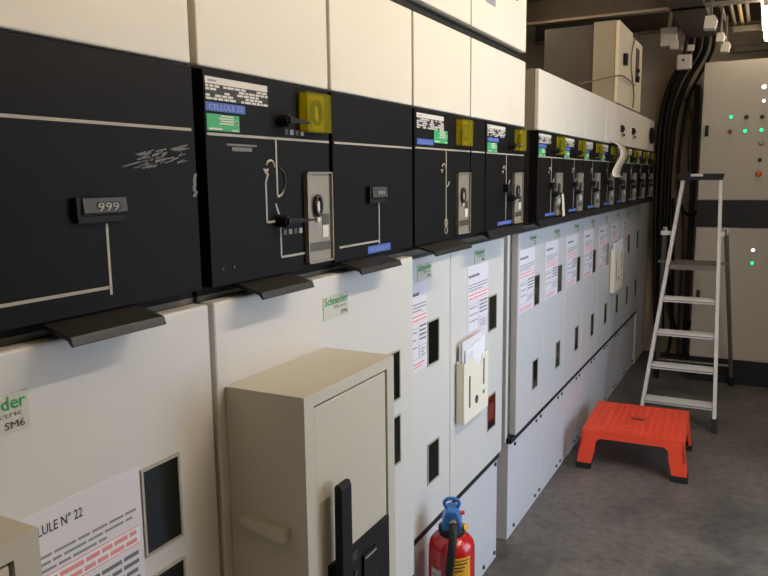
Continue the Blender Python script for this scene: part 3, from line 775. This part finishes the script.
# ------------------------------------------------------------------ cables, small boxes, ceiling gear
cab_paths = [
    ([(.22, 5.53, 2.38), (.18, 5.85, 2.30), (.06, 5.98, 2.12), (.0, 6.02, 1.9), (-.02, 6.03, 1.6), (-.02, 6.03, 1.2), (-.01, 6.04, .8), (.02, 6.05, .25)], .020, 'thick black cable curving from the ceiling down the back wall, leftmost of the bundle'),
    ([(.27, 5.53, 2.38), (.23, 5.86, 2.30), (.11, 5.97, 2.12), (.04, 6.0, 1.9), (.02, 6.01, 1.6), (.02, 6.01, 1.2), (.035, 6.03, .8), (.06, 6.05, .2)], .022, 'thick black cable in the middle of the bundle by the end panel'),
    ([(.32, 5.53, 2.38), (.28, 5.88, 2.30), (.17, 5.98, 2.12), (.10, 6.01, 1.9), (.075, 6.02, 1.6), (.07, 6.02, 1.2), (.085, 6.03, .7), (.14, 6.04, .28), (.22, 6.03, .20), (.27, 6.03, .30)], .020, 'thick black cable looping near the floor behind the ladder'),
    ([(.365, 5.53, 2.38), (.33, 5.85, 2.28), (.18, 6.03, 2.0), (.14, 6.05, 1.7), (.13, 6.05, 1.45), (.16, 6.05, 1.20), (.22, 6.04, 1.12), (.30, 6.0, 1.16)], .012, 'thinner dark cable swinging right into the side of the control cabinet'),
    ([(.10, 6.09, 1.25), (.11, 6.09, 1.0), (.125, 6.095, .6), (.13, 6.1, .3), (.125, 6.1, .1), (.11, 6.08, .014)], .012, 'dark cable hanging straight to the floor against the back wall'),
    ([(.17, 6.095, 1.15), (.185, 6.1, .9), (.18, 6.1, .5), (.185, 6.1, .012)], .010, 'thin grey cable hanging down between the ladder rails')]
for p, r, lb in cab_paths:
    b = MB(); b.tube(spline(p), r, 'cable_grey' if 'grey' in lb else 'cable_black', 10); tag(b.build('power_cable', None), lb, 'cable')
b = MB(); b.tube(spline([(.15, 6.06, 2.0), (.20, 6.07, 1.85), (.19, 6.07, 1.65), (.20, 6.07, 1.45)]), .007, 'cable_grey', 8); tag(b.build('thin_cable', None), 'thin pale cable hanging right of the thick black bundle', 'cable')
b = MB(); b.box(.212, .250, 6.10, 6.145, 0, 2.1, 'dark_grey'); tag(b.build('cable_riser', None, .003), 'dark metal riser on the back wall behind the cables', 'cable channel')

def jbox(x, y, z, s, label, pipe=None):
    u = thing('junction_box', (x, y, z), label, 'junction box')
    b = MB(); b.box(x-s, x+s, y-s*.6, y+s*.6, z-s*1.15, z+s*1.15, 'plastic_white'); b.build('housing', u, .006, 3)
    b = MB(); b.box(x+s*.2, x+s*1.2, y-s*.62, y+s*.1, z-s*1.6, z-s*.5, 'plastic_white'); b.build('cable_gland', u, .005)
    if pipe: b = MB(); b.tube(spline(pipe), .013, 'plastic_white', 8); b.build('conduit', u)
jbox(.102, 5.35, 2.335, .052, 'white junction box hanging on a pale conduit from the ceiling', [(.10, 5.35, 2.39), (.115, 5.35, 2.52), (.13, 5.35, 2.675)])
u = thing('wall_socket', (.19, 5.35, 2.17), 'small white socket box in front of the black cable bend', 'socket')
b = MB(); b.box(.157, .250, 5.33, 5.39, 2.120, 2.215, 'plastic_white'); b.build('housing', u, .010, 3)
b = MB(); b.cyl((.20, 5.331, 2.178), (.20, 5.327, 2.178), .009, 'slot_brown', n=14); b.build('round_mark', u)
b = MB(); b.tube([(.205, 5.36, 2.214), (.205, 5.40, 2.30), (.22, 5.45, 2.40), (.22, 5.45, 2.52)], .012, 'cable_black', 8); b.build('stem', u)
b = MB(); b.box(.165, .255, 5.40, 5.45, 2.245, 2.285, 'plastic_white'); tag(b.build('conduit_clamp', None, .008), 'dim whitish clamp just above the small socket box', 'clamp')
for i, (x, y, z, s) in enumerate(((.425, 4.38, 2.225, .033), (.442, 4.95, 2.236, .026), (.450, 5.34, 2.238, .030))):
    lb = ['nearest and largest white box under the ceiling tray', 'middle white box under the ceiling tray', 'farthest white box under the ceiling tray, above the control cabinet'][i]
    u = thing('ceiling_fitting', (x, y, z), lb, 'junction box')
    b = MB(); b.prism([(x-s, z-s), (x+s*.7, z-s*1.1), (x+s, z+s*.3), (x+s*.6, z+s), (x-s*.8, z+s)], y-.04, y+.04, 'y', 'plastic_white'); b.build('housing', u, .006, 3)
    b = MB(); b.cyl((x, y, z+s*.9), (x, y, 2.345 if y < 4.6 else 2.437), .006, 'cable_grey', n=8); b.build('hanger', u)
u = thing('cable_tray', (.40, 4.8, 2.35), 'dark metal cable tray running along the ceiling above the white boxes', 'cable tray')
b = MB(); b.box(.20, .38, 4.3, 5.50, 2.345, 2.35, 'steel_beam'); b.box(.20, .204, 4.3, 5.50, 2.35, 2.41, 'steel_beam'); b.box(.376, .38, 4.3, 5.50, 2.35, 2.41, 'steel_beam'); b.build('channel', u)
for y in (4.35, 4.8, 5.4): b = MB(); b.cyl((.208, y, 2.345), (.208, y, 2.68), .006, 'galv', n=8); b.build('hanger_rod', u)
for i in range(4):
    b = MB(); x = .235+i*.038; b.tube(spline([(x, 4.32, 2.372), (x+.004, 4.6, 2.372), (x, 5.2, 2.372), (x, 5.48, 2.372)]), .016, 'cable_black', 8)
    tag(b.build('tray_cable', None), 'black cable lying in the ceiling cable tray', 'cable', 'cables lying in the ceiling tray')
for i, (x, k) in enumerate(((.425, 'galv'), (.478, 'galv'), (.525, 'lens_yellow'), (.565, 'galv'))):
    b = MB(); b.tube([(x, 4.70, 2.47), (x, 4.85, 2.45), (x, 5.76, 2.45)], .012, k, 10)
    tag(b.build('ceiling_conduit', None), ['leftmost ceiling conduit, galvanised, above the white boxes', 'second galvanised ceiling conduit from the left', 'yellowish ceiling conduit between grey ones', 'rightmost galvanised ceiling conduit beside the lamp'][i], 'conduit')
for i, (y, z) in enumerate(((5.68, 2.400), (6.06, 2.325))):
    b = MB(); b.box(.47, XR-.01, y-.02, y+.02, z-.020, z+.020, 'galv')
    tag(b.build('strut_rail', None, .002), ['pale grey strut crossing under the ceiling conduits', 'lower pale grey strut just above the control cabinet'][i], 'rail')

# ------------------------------------------------------------------ lamps
def batten(x, y0, y1, z, label, k='tube_glow'):
    u = thing('ceiling_light', (x, (y0+y1)/2, z), label, 'ceiling light')
    b = MB(); b.box(x-.035, x+.035, y0, y1, z+.045, z+.085, 'lamp_housing'); b.build('housing', u, .004)
    for yy in (y0+.012, y1-.012): b = MB(); b.box(x-.018, x+.018, yy-.012, yy+.012, z-.02, z+.045, 'lamp_housing'); b.build('end_cap', u)
    b = MB(); b.tube([(x, y0+.025, z), (x, y1-.025, z)], .020, k, 14); b.build('tube', u)
    for yy in (y0+.25, y1-.25): b = MB(); b.cyl((x, yy, z+.085), (x, yy, ZC), .006, 'galv', n=8); b.build('hanger_rod', u)
batten(.685, 4.42, 5.62, 2.315, 'bright fluorescent lamp at the top right edge of the photo', 'tube_far')
batten(1.20, 1.20, 2.60, 2.44, 'fluorescent ceiling lamp over the aisle, beside the near row')
M['tube_warm'] = mat('tube_warm', (255, 226, 196), .4, emit=11)
batten(.80, -.9, .4, 2.44, 'added unseen fill lamp behind the camera position', 'tube_warm')  # unseen lamp added as fill for faces turned towards the camera
M['tube_back'] = mat('tube_back', (255, 226, 190), .4, emit=32)
batten(-.62, 3.05, 4.15, 2.42, 'added unseen lamp above the cubicle row, behind the upper tier, lighting the ceiling', 'tube_back')  # lamp added out of view to brighten the roof deck

sky = bpy.data.worlds.new('World'); bpy.context.scene.world = sky; sky.use_nodes = True
sky.node_tree.nodes['Background'].inputs[0].default_value = (.62, .76, 1, 1); sky.node_tree.nodes['Background'].inputs[1].default_value = .5
L = bpy.data.lights.new('daylight', 'AREA'); L.shape = 'RECTANGLE'; L.size = 1.6; L.size_y = 2.0; L.energy = 44; L.color = (.64, .79, 1)
lo = bpy.data.objects.new('daylight', L); C.objects.link(lo); lo.location = (XR+.5, (DY0+DY1)/2, 1.15); lo.rotation_euler = (0, math.pi/2, 0)  # area light outside the unseen doorway, standing in for daylight

# ------------------------------------------------------------------ camera
pi_, ya_, ro_ = map(math.radians, (8.637, 27.73, -.646))
fw = Vector((-math.sin(ya_)*math.cos(pi_), math.cos(ya_)*math.cos(pi_), -math.sin(pi_)))
r0 = Vector((math.cos(ya_), math.sin(ya_), 0)); u0 = r0.cross(fw)
rt = r0*math.cos(ro_)+u0*math.sin(ro_); up = -r0*math.sin(ro_)+u0*math.cos(ro_)
cd = bpy.data.cameras.new('Camera'); cam = bpy.data.objects.new('Camera', cd); C.objects.link(cam)
cd.sensor_width = 36; cd.lens = 725.8*36/768; cd.clip_start = .02
cam.matrix_world = Matrix(((rt.x, up.x, -fw.x, .7455), (rt.y, up.y, -fw.y, 0), (rt.z, up.z, -fw.z, 1.43), (0, 0, 0, 1)))
sc_ = bpy.context.scene; sc_.camera = cam
sc_.view_settings.view_transform = 'Standard'; sc_.view_settings.look = 'None'; sc_.view_settings.gamma = 1; sc_.view_settings.exposure = 0
sc_.view_settings.use_curve_mapping = False
sc_.cycles.use_denoising = True; sc_.cycles.max_bounces = 8; sc_.cycles.sample_clamp_indirect = 6
